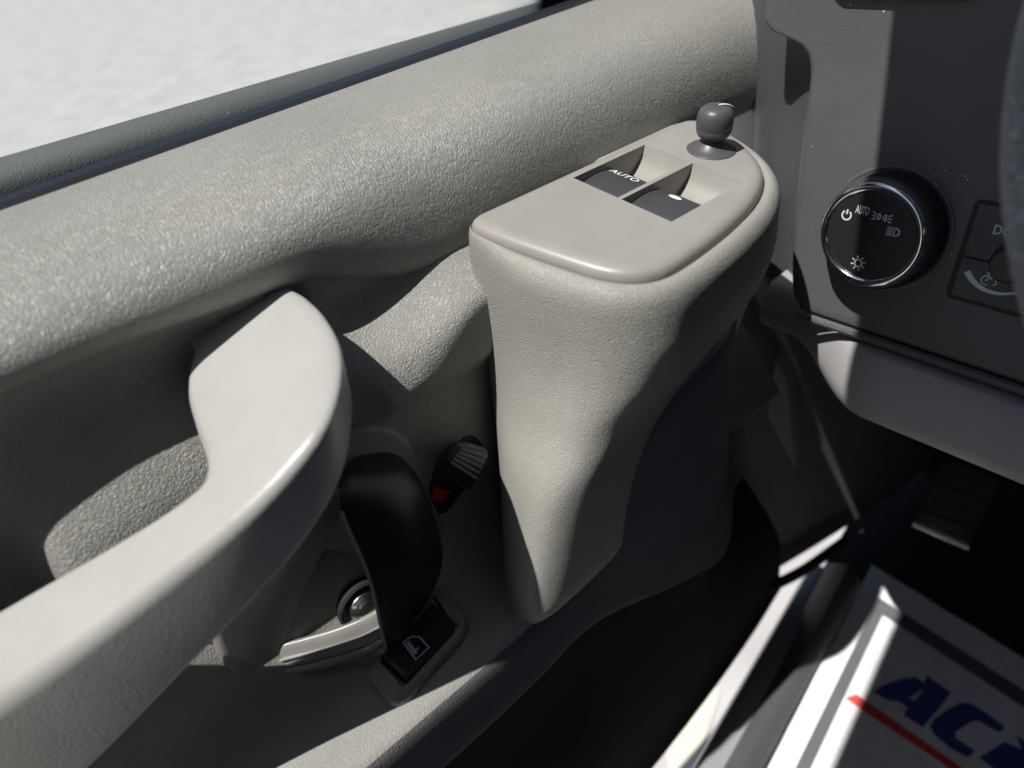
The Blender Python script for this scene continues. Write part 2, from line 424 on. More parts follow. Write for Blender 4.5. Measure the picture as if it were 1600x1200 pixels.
# ---- switch plate and pod
t8 = math.radians(8)
PF = Frame((0, .288, -.1465), (1, 0, 0), (0, -math.cos(t8), -math.sin(t8)))   # v runs inboard; normal points down
PF.n = -PF.n
Q = spline([(.2060, .0), (.2005, .0018), (.1975, .006), (.1968, .013), (.200, .034), (.2075, .066), (.2125, .082), (.2195, .0925), (.229, .0985), (.242, .1005), (.268, .099), (.294, .0955),
            (.320, .0895), (.342, .0795), (.357, .0665), (.368, .050), (.3765, .028), (.3795, .0125), (.3785, .006), (.3745, .0015), (.369, .0)], 5)
back = np.linspace((.366, 0), (.209, 0), 26)
Q = np.concatenate([Q, back])
hu0, hu1, hv0, hv1, hm = .2665, .3260, .0090, .0765, .0425
H1 = [(hu0, hv0), (hu1, hv0), (hu1, hm - .0013), (hu0, hm - .0013)]
H2 = [(hu0, hm + .0013), (hu1, hm + .0013), (hu1, hv1), (hu0, hv1)]
rim = [(-.0075, .0042), (-.0045, .0038), (-.0022, .0028), (-.0008, .0014), (0, -.0006), (0, -.003)]
V, Fc = slab(PF, Q, rim, (H1, H2))
plate = mesh('switch_plate', V, Fc, 'plate', door, autos=30)
wq = .18 + .82*np.array([smooth(b_/.055) if a_ < .30 else 1.0 for a_, b_ in Q])
def podring(off, h):
    O2 = offset2(Q, off); return [PF.p(*(Q[i] + (O2[i] - Q[i])*(wq[i] if off > 0 else 1)), h) for i in range(len(Q))]
R = [podring(-.004, -.0032), podring(.0009, -.0032), podring(.0013, -.0016), podring(.0030, -.0008), podring(.006, -.0016), podring(.0088, -.0042), podring(.0106, -.0085), podring(.0115, -.015)]
base = np.array(R[-1]); z0 = base[:, 2].mean()
for z in np.arange(-.185, -.41, -.006):
    dy = interp(-z, [.18, .21, .25, .295, .34, .39, .46], [0, .006, .020, .0235, .0245, .06, .09])
    sx = interp(-z, [.18, .205, .242, .267, .308, .331, .39, .46], [0, -.005, -.026, -.050, -.068, -.076, -.084, -.088])
    w = np.clip(1 - (base[:, 1] - .178)/.11, 0, 1)
    fw = smooth((base[:, 0] - .28)/.1)
    zz = z + (base[:, 2] - z0)*max(0, 1 - (-z - .17)/.06)
    R.append([(base[i, 0] + sx*w[i]*(1 - fw[i]) + fw[i]*(.028*smooth((-z - .17)/.1)), base[i, 1] + dy*w[i] + fw[i]*.03*smooth((-z - .17)/.2), zz[i]) for i in range(len(base))])
V, Fc = loft(R, True, False)
mesh('switch_pod', V, Fc, 'pod', door, autos=60)
# wells with the two window switches
for k, (v0, v1) in enumerate(((hv0, hm - .0013), (hm + .0013, hv1))):
    L = .0275
    prof_ = []
    for i in range(13):
        t = i/12; prof_.append((hu1 - L*t, .0042 - .0195*math.sqrt(max(0, 1 - (1 - t)**2))**1.15))
    prof_ += [(hu0 + .012, -.0153), (hu0, -.0153)]
    V = []
    for u, h in prof_: V += [PF.p(u, v0, h), PF.p(u, v1, h)]
    Fc = grid_faces(len(prof_), 2)
    o = len(V)
    V2 = []
    for vv in (v0, v1):                                  # side walls
        for u, h in prof_: V2 += [PF.p(u, vv, .0042), PF.p(u, vv, h)]
    n = len(prof_)
    F2 = grid_faces(n, 2) + [tuple(i + 2*n for i in f) for f in grid_faces(n, 2)]
    V3 = [PF.p(hu0, v0, .0042), PF.p(hu0, v1, .0042), PF.p(hu0, v1, -.0153), PF.p(hu0, v0, -.0153)]
    V, Fc = join((V, Fc), (V2, F2), (V3, [(0, 1, 2, 3)]))
    mesh('switch_well', V, Fc, 'plate', plate, autos=35)
    # paddle
    pv0, pv1 = v0 + .0006, v1 - .0006
    pp = [(hu0 + .0006, -.0030), (hu0 + .004, -.0014), (hu0 + .009, .0002), (hu0 + .016, .0012), (hu0 + .023, .0010), (hu0 + .0300, -.0002), (hu0 + .0328, -.0014), (hu0 + .0338, -.0036), (hu0 + .0334, -.015)]
    pp2 = spline(pp, 3)
    ring = []
    for vv, dz in ((pv0, -.0007), (pv0 + .0012, 0), (pv1 - .0012, 0), (pv1, -.0007)):
        ring.append([PF.p(u, vv, h + dz) for u, h in pp2])
    V = [p for r in ring for p in r]; Fc = grid_faces(4, len(pp2))
    for r_ in (ring[0], ring[-1]):
        o = len(V); V += list(r_) + [PF.p(hu0 + .0006, (PF.v @ (A(*r_[0]) - PF.o)), -.015)]
        Fc.append(tuple(range(o, len(V))))
    sw = mesh('window_switch', V, Fc, 'paddle', plate, autos=30)
    u_t = hu0 + .0268; ht = .0003
    slope = nrm(PF.u*.0070 + PF.n*-.0012)
    TF = Frame(PF.p(u_t, (v0 + v1)/2, ht), PF.v, slope); 
    if TF.n @ PF.n < 0: TF.n = -TF.n
    if k == 0:
        V, Fc = text(TF, 'AUTO', .0068, .0006, (-.0022, -.0005), bold=.012, wide=1.05); mesh('auto_lettering', V, Fc, 'white', sw, smooth_=False)
    else:
        P = [(.0040*math.cos(a) - .002, .0021*math.sin(a) - .0005) for a in np.linspace(0, 2*math.pi, 20, endpoint=False)]
        V, Fc = poly(TF, P, .0005); mesh('white_oval_mark', V, Fc, 'white', sw, smooth_=False)
# mirror knob
kb = PF.p(.3470, .0405, .0042)
V, Fc = lathe(kb, PF.n, [(.0002, -.002), (.0135, -.002), (.0140, .0003), (.0128, .0012), (.0118, .0014), (.0100, .0026), (.0078, .0042), (.0058, .0066), (.0046, .0092), (.0002, .0095)])
mk = mesh('mirror_control', V, Fc, 'knobgrey', door)
kn = nrm(PF.n + A(-.02, .02, 0))
V, Fc = lathe(kb, kn, [(.0040, .004), (.0048, .0072), (.0072, .0078), (.0089, .0091), (.0097, .0110), (.0100, .0128), (.0098, .0132), (.0100, .0136), (.0102, .0168), (.0099, .0202), (.0089, .0229), (.0069, .0246), (.0039, .0254), (.0002, .0256)])
kc = mesh('knob_cap', V, Fc, 'knobgrey', mk, autos=55)
KF = Frame(kb + kn*.0257, (.55, -.4, 0), np.cross(kn, (.55, -.4, 0)))
pt = []
for i in range(7):
    t = i/6; r = .001 + t*.0085; pt.append((r, 0, -(r/.0105)**3.2*.0034))
V = []
for r, _, h in pt:
    q = kb + kn*(.0257 + h) + KF.u*r
    V += [q + KF.v*.0006, q - KF.v*.0006]
mesh('pointer_mark', V, grid_faces(len(pt), 2), 'white', kc, smooth_=False)

# ---- lower body of the door: ledge, styling edge, undercut
zeX = [-.42, -.05, .03, .10, .19, .205, .217, .228, .240, .252, .275, .32, .45]
zeZ = [-.365, -.358, -.350, -.350, -.347, -.335, -.310, -.283, -.262, -.251, -.243, -.234, -.225]
V = []
xs3 = np.concatenate([np.arange(-.42, -.06, .012), np.arange(-.06, .44, .003)])
nprof = None; V2 = []; V3 = []
for x in xs3:
    ze = interp(x, zeX, zeZ); f = smooth((x - .2)/.2); fx = x
    zc = interp(x, [-.42, .1, .2, .33, .45], [-.408, -.406, -.402, -.445, -.50]); zc = min(zc, ze - .03)
    zg = min(ze, interp(x, [-.42, .03, .13, .17, .45], [-.365, -.350, -.350, -.362, -.37]))
    e = .2100 - .0095*smooth((x - .165)/.06) + .075*smooth((x - .295)/.14) + .006*math.exp(-((x - .205)/.035)**2)
    dz = ze - zg
    pr = [(.325, zg + .075), (.297, zg + .062), (.288, zg + .045), (.281, zg + .022), (.270, zg + .008), (.255, zg + .002), (.238, zg - .0005), (e + .014, zg + dz*.5 - .001), (e + .006, ze - .0022), (e + .002, ze - .0045)]
    pr = spline(pr, 3); nprof = len(pr)
    for y, z in pr:
        xx = x + (max(0, -z - .40)*.30 if x > .2 else 0)*smooth((x - .2)/.2)
        V.append((xx, y, z))
    pb = spline([(e + .0022, ze - .0042), (e + .0006, ze - .0085), (e, ze - .017), (e + .0005, ze*.55 + zc*.45), (e + .0, zc + .006), (e + .003, zc - .003), (e + .010, zc - .010)], 3); npb = len(pb)
    for y, z in pb: V3.append((x + max(0, -z - .40)*.30*smooth((x - .2)/.2), y, z))
    lb = .232 + .036*smooth((x - .22)/.30)
    p2 = spline([(e + .0102, zc - .0085), (e + .013, zc - .03), (e + .022, -.50), (lb - .006, -.60), (lb, -.70), (lb + .004, -.745), (lb + .03, -.755)], 4); np2 = len(p2)
    for y, z in p2: V2.append((x + max(0, -z - .40)*.30*smooth((x - .2)/.2), y, z))
o = mesh('lower_panel', V, grid_faces(len(xs3), nprof), 'lower', door)
mesh('carpet_band', V3, grid_faces(len(xs3), npb), 'band', door)
mesh('kick_carpet', V2, grid_faces(len(xs3), np2), 'doorcarpet', door)

# ---- pull handle
def hc(I, O, th, ib=None):
    return I, O, th
# its top falls towards the rear; the bar leaves the panel under the pad, bows inboard and returns low at the back
def on_top(px, py):
    r = ray(px, py); ts = np.linspace(.15, .7, 5000)
    v = ts*r[2] - np.interp(ts*r[0], [-.3, -.2, -.1, -.05, 0, .035, .07, .105, .12], [-.322, -.279, -.2345, -.2125, -.1895, -.1712, -.155, -.147, -.146])
    i = np.where(np.sign(v[:-1]) != np.sign(v[1:]))[0][0]; return ts[i]*r
ST = [((304, 542), (458, 449), .018), ((296, 570), (478, 460), .021), ((293, 605), (506, 487), .024), ((306, 655), (530, 532), .027), ((321, 702), (531, 592), .028),
      ((314, 750), (508, 660), .032), ((262, 795), (453, 734), .036), ((180, 845), (360, 824), .041), ((60, 912), (212, 940), .050),
      ((-80, 990), (30, 1070), .064), ((-260, 1090), (-170, 1200), .078)]
C = []
for i_, o_, h in ST:
    I = on_top(*i_); O = on_top(*o_)
    C.append([O, I, I + A(0, .002, -h*.7), O + A(0, .005, -h*1.06)])
C0 = np.array(C[0]); C0[:, 1] += .014; C.insert(0, C0.tolist())
for k_ in (.9, .9): C.append((np.array(C[-1]) + (np.array(C[-1]) - np.array(C[-2]))*k_ + A(0, .012, 0)).tolist())
C = np.array(C); CS = np.stack([spline(C[:, k], 6) for k in range(4)], 1)
R = [rquad(c, .30, 8) for c in CS]
V, Fc = loft(R)
hd = mesh('pull_handle', V, Fc, 'handle', door, autos=60)
# seam lip on the inner side of the handle, where the two shells meet
P = [c[1]*.62 + c[2]*.38 + A(-.0002, .0002, 0) for c in CS[2:]]
V, Fc = tube(P, .0011, 8); mesh('seam_lip', V, Fc, 'plate', hd)

# ---- release lever in its escutcheon
WY = .2865
EF = Frame((0, WY, 0), (1, 0, 0), (0, 0, 1))            # u = x, v = z ; normal (1,0,0)x(0,0,1) = -y
def eF(px, py, y=WY): q = py_(px, py, y); return (q[0], q[2])
EO = spline([eF(*p) for p in [(540, 672), (585, 660), (622, 672), (645, 705), (668, 770), (700, 850), (690, 930), (640, 985), (560, 1030), (480, 1072), (415, 1098), (385, 1092), (362, 1058), (335, 1005), (330, 930), (420, 780)]], 4, True)
cup = spline([eF(*p) for p in [(555, 742), (610, 740), (640, 800), (655, 880), (630, 940), (560, 1000), (470, 1032), (440, 1020), (450, 960), (500, 850)]], 4, True)
V, Fc = slab(EF, EO, [(-.004, .0045), (-.0022, .0042), (-.0008, .003), (0, .001), (0, -.016)], (cup,))
ec = mesh('escutcheon', V, Fc, 'bezel', door, autos=35)
R = []
for off, h in ((0, .0045), (-.0012, .0025), (-.003, -.002), (-.006, -.008), (-.012, -.012)):
    R.append([EF.p(a, b, h) for a, b in offset2(cup, off)])
V, Fc = loft(R, True, False); Fc.append(tuple(range((len(R)-1)*len(cup), len(R)*len(cup))))
mesh('finger_cup', V, Fc, 'bezel', ec, autos=50)
# rear slot of the escutcheon
SF = Frame(EF.p(0, 0, .0047), EF.u, EF.v)
V, Fc = poly(SF, spline([eF(*p, WY - .0047) for p in [(390, 1058), (420, 1040), (470, 1000), (505, 975), (512, 990), (470, 1030), (430, 1062), (402, 1072)]], 3, True), .0002)
mesh('lever_slot', V, Fc, 'dark', ec, smooth_=False)
# screw
sp = py_(566, 943, WY - .0065)
V, Fc = lathe(sp, (0, -1, 0), [(.0002, -.004), (.0152, -.004), (.0158, .0016), (.0145, .0026), (.0130, .0010), (.0112, -.0015), (.0002, -.0018)])
scw = mesh('screw_cup', V, Fc, 'black', ec)
V, Fc = lathe(sp, nrm((-.05, -1, .1)), [(.0002, -.001), (.0098, -.001), (.0100, .0022), (.0092, .0042), (.0072, .0060), (.0066, .0056), (.0062, .0058), (.0050, .0068), (.0024, .0072), (.0002, .0072)])
mesh('screw_head', V, Fc, 'steel', scw, autos=25)
# black paddle
LT = [((577, 716), .280, (600, 712), .279), ((553, 730), .268, (632, 722), .273), ((534, 757), .258, (655, 748), .268), ((531, 788), .252, (673, 785), .266), ((548, 832), .249, (686, 830), .265),
      ((568, 876), .246, (692, 875), .265), ((583, 920), .244, (676, 918), .266), ((592, 960), .243, (652, 955), .264), ((598, 990), .2435, (629, 984), .260), ((604, 1012), .246, (613, 1006), .254)]
top, bot = [], []
LTs = spline([np.concatenate([py_(*a, ay_), py_(*b_, by_)]) for a, ay_, b_, by_ in LT], 4)
for row in LTs:
    L_, R_ = row[:3], row[3:]; w = np.linalg.norm(R_ - L_); rt, rb = [], []
    for j in range(13):
        t = j/12; p = L_*(1 - t) + R_*t
        p = p + A(-.1, -1, .15)*(.14*w*(4*t*(1 - t))**.7*(.45 + .75*t))
        rt.append(p)
    top.append(rt)
V0, F0 = [p for r in top for p in r], grid_faces(len(top), 13)
G = np.array(top); Bk = G.copy(); Bk += A(.001, .0052, 0)
V1 = Bk.reshape(-1, 3).tolist(); n = len(top)
bl = [i*13 for i in range(n)] + [(n-1)*13 + j for j in range(1, 13)] + [i*13 + 12 for i in range(n-2, -1, -1)] + [j for j in range(11, 0, -1)]
off = len(V0)
Fc = F0 + [tuple(i + off for i in f[::-1]) for f in F0] + [(bl[i], bl[(i+1) % len(bl)], bl[(i+1) % len(bl)] + off, bl[i] + off) for i in range(len(bl))]
lv = mesh('release_lever', V0 + V1, Fc, 'lever', door, autos=50)
P = [r_[0] + A(-.0004, -.0002, 0) for r_ in top[13:]]; V, Fc = tube(P, .0009, 6); mesh('edge_bead', V, Fc, 'bezel', lv)
# grey arm carrying the paddle
AR = [((392, 1040), .290, (402, 1078), .290), ((430, 1012), .283, (440, 1060), .280), ((475, 998), .275, (482, 1052), .270), ((520, 985), .267, (528, 1040), .262),
      ((560, 970), .260, (568, 1028), .256), ((588, 955), .255, (600, 1012), .2505), ((602, 945), .2535, (612, 1004), .250)]
R = []
for a, y0, b_, y1 in AR:
    T, Bm = py_(*a, y0), py_(*b_, y1); bk = A(.001, .006, -.005)
    R.append([T, Bm, Bm + bk, T + bk])
R = np.array(R); R = np.stack([spline(R[:, k], 5) for k in range(4)], 1)
V, Fc = loft([rquad(c, .45, 4) for c in R]); arm = mesh('lever_arm', V, Fc, 'arm', lv, autos=60)
for t, rr in ((.42, .0011), (.80, .0022)):
    P = [c[0]*(1 - t) + c[1]*t + A(0, -.0006, 0) for c in R[2:-1]]
    V, Fc = tube(P, rr, 8); mesh('arm_ridge', V, Fc, 'arm', arm)

# ---- lock slider
LF = Frame((0, WY - .0006, 0), (1, 0, 0), (0, 0, 1))
sl_o = spline([eF(*p) for p in [(716, 690), (738, 680), (756, 700), (755, 718), (720, 768), (694, 800), (678, 794), (673, 765), (680, 732)]], 4, True)
V, Fc = slab(LF, sl_o, [(-.0015, .0012), (0, .0004), (0, -.003)])
ls = mesh('lock_slot', V, Fc, 'dark', door)
V, Fc = slab(Frame((0, WY - .0020, 0), (1, 0, 0), (0, 0, 1)), [eF(*p) for p in [(672, 756), (700, 764), (682, 782), (671, 778)]], [(0, .0012), (0, -.001)])
mesh('red_flag', V, Fc, 'red', ls, smooth_=False)
# the knob: body tapering from the slot to a ribbed face
kc4 = [py_(*p, .268) for p in [(767, 703), (716, 688), (690, 722), (742, 757)]]
kb4 = [py_(*p, .285) for p in [(765, 700), (712, 685), (676, 735), (735, 772)]]
kc4, kb4 = np.array(kc4), np.array(kb4)
R = [rquad(kb4, .5), rquad(kb4*.35 + kc4*.65, .5), rquad(kc4, .5), rquad(kc4*.94 + kc4.mean(0)*.06 + A(0, -.0012, 0), .5), rquad(kc4*.82 + kc4.mean(0)*.18 + A(0, -.0018, 0), .5)]
V, Fc = loft(R); lk = mesh('lock_knob', V, Fc, 'black', ls, autos=50)
a0, a1, b1, b0 = [kc4[i]*.78 + kc4.mean(0)*.22 + A(0, -.0018, 0) for i in (0, 1, 2, 3)]
for i in range(5):
    t = (i + .25)/5; t2 = t + .11
    q = [a1*(1-t) + b1*t, a0*(1-t) + b0*t, a0*(1-t2) + b0*t2, a1*(1-t2) + b1*t2]
    q2 = [p + A(-.0002, -.0011, .0004) for p in q]
    V = q + q2; mesh('grip_rib', V, [(0, 1, 2, 3), (4, 5, 6, 7), (0, 1, 5, 4), (1, 2, 6, 5), (2, 3, 7, 6), (3, 0, 4, 7)], 'rib', lk, smooth_=False)

# ---- power lock switch on the ledge
BN = nrm((0, -.06, 1)); BO = py_(652, 1012, .2462)
e1 = nrm(pz_(742, 990, BO[2]) - pz_(625, 1112, BO[2])); BF = Frame(BO, e1, np.cross(BN, e1))
if BF.n @ BN < 0: BF.v = -BF.v; BF.n = -BF.n
bo = np.array([BF.uv(*p) for p in [(690, 908), (741, 985), (622, 1116), (566, 1052)]])
ctr = bo.mean(0)
def quadring(c, k, n=6):
    c3 = [(q[0], q[1], 0) for q in c]; r = np.array(rquad([np.array(q) for q in c3], k, n))[:, :2]; return r
bo_r = quadring(bo, .42); bi = (bo - ctr)*A(.70, .70) + ctr; bi_r = quadring(bi, .2)
V, Fc = slab(BF, bo_r, [(-.0025, .0052), (-.0012, .0045), (-.0003, .003), (0, .001), (0, -.006)], (bi_r,))
bz = mesh('lock_switch_bezel', V, Fc, 'bezel', door, autos=35)
R = [[BF.p(a, b_, .0052) for a, b_ in bi_r], [BF.p(a, b_, -.006) for a, b_ in offset2(bi_r, -.001)]]
V, Fc = loft(R, True, False); Fc.append(tuple(range(len(bi_r), 2*len(bi_r)))); mesh('switch_recess', V, Fc, 'bezel', bz, autos=50)
bs = (bo - ctr)*A(.60, .58) + ctr
u0_, u1_ = bs[:, 0].min(), bs[:, 0].max(); v0_, v1_ = bs[:, 1].min(), bs[:, 1].max()
V = []
pr_ = [(0, -.004), (.02, .0035), (.10, .0052), (.30, .0032), (.50, .0026), (.72, .0034), (.92, .0058), (.98, .0045), (1, -.004)]
prs = spline(pr_, 3)
for t, h in prs:
    for s in (0, .04, .96, 1):
        V.append(BF.p(u0_ + (u1_ - u0_)*t, v0_ + (v1_ - v0_)*s, h - (.001 if s in (0, 1) else 0)))
rk = mesh('lock_rocker', V, grid_faces(len(prs), 4), 'black', bz, autos=45)
IF = Frame(BF.p(0, 0, .0040), BF.u, BF.v)
def icon(frame, pts, w, h=.0002, closed=False): return ribbon(frame, [frame.uv(*p) for p in pts], w, h, closed)
V, Fc = join(icon(IF, [(630, 1004), (643, 995), (655, 995), (670, 1012), (650, 1031), (630, 1004)], .0011),
             icon(IF, [(637, 1003), (650, 1022)], .0022), icon(IF, [(648, 1018), (654, 1012)], .0010))
mesh('door_lock_symbol', V, Fc, 'greyprint', rk, smooth_=False)
# cream patch added on the sunlit ground, standing in for a door edge lens
c = np.array([pz_(*p, -H + .004) for p in [(1128, 1076), (1100, 1078), (1040, 1172), (1062, 1260)]])
V, Fc = slab(Frame((0, 0, -H + .004), (1, 0, 0), (0, 1, 0)), np.array(rquad(c, .35, 5))[:, :2], [(0, .002), (0, -.002)])
mesh('lens_stand_in', V, Fc, 'reflector', None, smooth_=False, label='added cream patch on the ground standing in for a pale lens on the door edge', category='stand-in patch')

# ================================================================== DASHBOARD
dash = empty('dashboard', (.5, -.4, -.36), 'charcoal dashboard end with light knob and dimmer beside the wheel', 'dashboard')
DN = nrm((-.984, 0, .178)); DP = A(.405, .18, -.2)
def dx(z):
    return .405 + .181*(z + .2) - .9*max(0, z + .135)**2
def yl(z):
    return interp(z, [-.262, -.2575, -.235, -.19, -.145, -.126, -.115, -.1085, -.1045, -.1015, -.096, -.06, .02], [.208, .214, .2205, .227, .2315, .233, .2365, .243, .254, .264, .2685, .271, .272])
zr = np.concatenate([np.arange(-.2600, -.125, .004), np.arange(-.125, -.092, .0012), np.arange(-.092, .0, .004)])
V = []
cols = None
def drow(z, inx=0.0, iny=0.0):
    yy = yl(z) - iny; ys = list(np.linspace(-.95, yy - .05, 18)) + list(np.linspace(yy - .04, yy - .006, 8))
    r = [(dx(z) + inx, y, z) for y in ys]
    for a in np.linspace(0, math.pi/2, 7)[1:]:
        r.append((dx(z) + inx + .006*(1 - math.cos(a)), yy - .006 + .006*math.sin(a), z))
    r.append((dx(z) + .055, yy - .001, z)); return r
rowsd = []
for a in np.linspace(0, math.pi/2, 6)[:-1]:
    r = drow(-.260); rowsd.append([(x + .05*(a == 0) + .004*(1 - math.sin(a)), y, -.260 - .004*math.cos(a)) for x, y, z in r])
rowsd += [drow(z) for z in zr]
rowsd.append([(x + .5, y, .03) for x, y, z in rowsd[-1]])
V = [p for r in rowsd for p in r]
mesh('dash_face', V, grid_faces(len(rowsd), len(rowsd[0])), 'dash', dash, autos=50)
# recessed end cap between dash and door
V = []
for z in np.linspace(.02, -.275, 30):
    for y in np.concatenate([np.linspace(.385, .30, 8), np.linspace(.29, .19, 12)]):
        V.append((.462 + 1.0*max(0, y - .292) - .03*smooth((.292 - y)/.07) + .05*max(0, -z - .2), y - .05*max(0, -z - .15), z))
mesh('dash_end_cap', V, grid_faces(30, 20), 'endcap', dash)
# bead along the lower edge
V, Fc = tube([(dx(-.262) - .001, y, -.2655) for y in np.linspace(-.95, .208, 30)], .0028, 8)
mesh('edge_bead', V, Fc, 'dash', dash)
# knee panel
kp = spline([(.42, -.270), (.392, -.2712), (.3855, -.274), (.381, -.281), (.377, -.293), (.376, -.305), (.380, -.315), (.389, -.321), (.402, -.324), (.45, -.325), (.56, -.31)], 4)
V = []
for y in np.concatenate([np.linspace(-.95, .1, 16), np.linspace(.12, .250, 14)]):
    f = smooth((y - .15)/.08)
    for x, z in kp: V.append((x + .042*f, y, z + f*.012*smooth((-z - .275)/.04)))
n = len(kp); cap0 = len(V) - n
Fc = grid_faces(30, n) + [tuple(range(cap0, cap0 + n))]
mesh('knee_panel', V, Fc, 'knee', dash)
# vent at the top of the frame
VF = Frame((dx(-.060), .1925, -.0605), (0, -1, 0), (.06, 0, .99)); VF.n = np.cross(VF.u, VF.v)
if VF.n[0] > 0: VF.n = -VF.n
vo = rrect(.076, .050, .010, 6, (.004, .002))
V, Fc = slab(VF, vo, [(-.006, .0035), (-.004, .0045), (-.0015, .0045), (.0005, .003), (.0015, -.002)], (offset2(vo, -.0062),))
vn = mesh('vent_bezel', V, Fc, 'dash', dash, autos=50)
V, Fc = loft([[VF.p(a, b_, h) for a, b_ in offset2(vo, o_)] for o_, h in ((-.0058, .0035), (-.0068, .0008))], True, False)
Fc.append(tuple(range(len(vo), 2*len(vo)))); mesh('vent_mouth', V, Fc, 'dark', vn)
for k in range(3):
    V, Fc = loft([rquad([VF.p(.038, b_, h) for b_, h in ((0, 0),)]*0 or [VF.p(s, -.008 + .011*k, .0030), VF.p(s, -.0095 + .011*k, .0030), VF.p(s, -.0095 + .011*k, .001), VF.p(s, -.008 + .011*k, .001)], .3, 2) for s in (-.025, .033)])
    mesh('vent_slat', V, Fc, 'dark', vn)
# ---- headlight knob
HB = on(1385, 358, DN, DN @ DP); e_r = A(0, -1, 0); e_u = nrm((.178, 0, .984))
n_ = 144
V, Fc = lathe(HB, DN, [(.0362, -.001), (.0362, .0008), (.0348, .0012), (.0335, .0004)], 64)
hk = mesh('headlight_knob', V, Fc, 'dash', dash)
V, Fc = lathe(HB, DN, [(.0330, -.002), (.0332, .002), (.0328, .0125), (.0318, .0150), (.0304, .0168), (.0292, .0175)], 2*n_, [0.0005, .0007, .0007, .0005, 0, 0])
mesh('knurled_grip', V, Fc, 'paddle', hk, autos=20)
V, Fc = lathe(HB, DN, [(.0294, .0170), (.0294, .0190), (.0288, .0204), (.0274, .0211), (.0258, .0206), (.0249, .0194), (.0247, .0180)], 72)
mesh('chrome_ring', V, Fc, 'chrome', hk, autos=60)
HF = Frame(HB + DN*.0196, e_r, e_u)
V, Fc = lathe(HB, DN, [(.0250, .0170), (.0249, .0193), (.0244, .0196), (.0002, .0196)], 72); fc = mesh('knob_face', V, Fc, 'gloss', hk, autos=30)
def arc(c, r, a0, a1, n=14): return [(c[0] + r*math.cos(math.radians(a)), c[1] + r*math.sin(math.radians(a))) for a in np.linspace(a0, a1, n)]
c = HF.uv(1323, 336); V, Fc = join(ribbon(HF, arc(c, .0026, 125, 415), .0009), ribbon(HF, [c + A(0, .0034), c + A(0, .0006)], .0009))
mesh('power_symbol', V, Fc, 'greyprint', fc, smooth_=False)
c = HF.uv(1348, 329); V, Fc = text(HF, 'AUTO', .0066, .0002, c, wide=.42, bold=.01); mesh('auto_lettering', V, Fc, 'greyprint', fc, smooth_=False)
parts = []
for sgn, cc in ((-1, HF.uv(1371, 338)), (1, HF.uv(1386, 341))):
    cc = A(*cc)
    parts.append(ribbon(HF, [cc + A(-sgn*.0005, .0016)] + [tuple(cc + A(-sgn*.0005 + -sgn*.0014*math.cos(a), .0016*math.sin(a))) for a in np.linspace(math.pi/2, -math.pi/2, 9)] + [cc + A(-sgn*.0005, -.0016)], .0006))
    parts.append(ribbon(HF, [cc + A(-sgn*.0005, .0018), cc + A(-sgn*.0005, -.0018)], .0007))
    for k in (-1, 0, 1): parts.append(ribbon(HF, [cc + A(sgn*.0006, k*.0012), cc + A(sgn*.0028, k*.0021)], .0006))
V, Fc = join(*parts); mesh('parking_light_symbol', V, Fc, 'greyprint', fc, smooth_=False)
c = A(*HF.uv(1396, 362)); parts = [ribbon(HF, [c + A(.0004, .0021)] + [tuple(c + A(.0009 + .0024*math.cos(a), .0021*math.sin(a))) for a in np.linspace(math.pi/2, -math.pi/2, 10)] + [c + A(.0004, -.0021), c + A(.0004, .0021)], .0007)]
for k in range(5): parts.append(ribbon(HF, [c + A(-.0005, .0021 - k*.00105), c + A(-.0036, .0018 - k*.00105)], .0005))
V, Fc = join(*parts); mesh('low_beam_symbol', V, Fc, 'greyprint', fc, smooth_=False)
def bulb(frame, c, r, w):
    c = A(*c); ps = [ribbon(frame, arc(c, r, 0, 345, 16), w, closed=True)]
    for k in range(8):
        a = k*math.pi/4 + .3; d = A(math.cos(a), math.sin(a)); ps.append(ribbon(frame, [c + d*(r + w*.9), c + d*(r + w*.9 + r*.65)], w))
    return ps
V, Fc = join(*bulb(HF, HF.uv(1341, 411), .0021, .0009)); mesh('lamp_symbol', V, Fc, 'greyprint', fc, smooth_=False)
# ---- dimmer panel
DF = Frame(DP + DN*.0, e_r, e_u)
TLc, BLc = DF.uv(1530, 315), DF.uv(1481, 460)
w_, h_ = .105, np.linalg.norm(TLc - BLc)
pc = (TLc + BLc)/2
def dq(x, y): return (pc[0] + x, pc[1] + y)
DR = Frame(DF.p(pc[0], pc[1], 0), e_r, nrm(DF.u*(TLc - BLc)[0]*.5 + DF.v*(TLc - BLc)[1]))
o_ = rrect(w_, h_, .0022, 4, (w_/2, 0))
V, Fc = slab(DR, o_, [(.0016, .0003), (.0016, -.002)]); dm = mesh('dimmer_panel', V, Fc, 'dark', dash, smooth_=False)
up = rrect(w_ - .002, h_*.54, .0012, 3, (w_/2, h_*.225)); lo_ = rrect(w_ - .002, h_*.425, .0012, 3, (w_/2, -h_*.275))
V, Fc = slab(DR, up, [(-.0015, .0022), (-.0004, .0018), (0, .0008), (0, 0)]); upb = mesh('dome_button', V, Fc, 'endcap', dm, autos=35)
V, Fc = slab(DR, lo_, [(-.0012, .0016), (-.0004, .0013), (0, .0006), (0, 0)]); lob = mesh('dimmer_plate', V, Fc, 'endcap', dm, autos=35)
T2 = Frame(DR.p(0, 0, .0022), DR.u, DR.v); t_at = T2.uv(1578, 364)
V, Fc = text(T2, 'DOME', .0070, .0002, (t_at[0] + .0006, t_at[1]), wide=.85, bold=.01); mesh('dome_lettering', V, Fc, 'greyprint', upb, smooth_=False)
T3 = Frame(DR.p(0, 0, .0016), DR.u, DR.v)
dk = T3.uv(1588, 408)
V, Fc = lathe(T3.p(*dk), DR.n, [(.0112, -.001), (.0112, .001), (.0100, .0012), (.0098, .0085), (.0092, .0108), (.0080, .0120), (.0002, .0124)], 40)
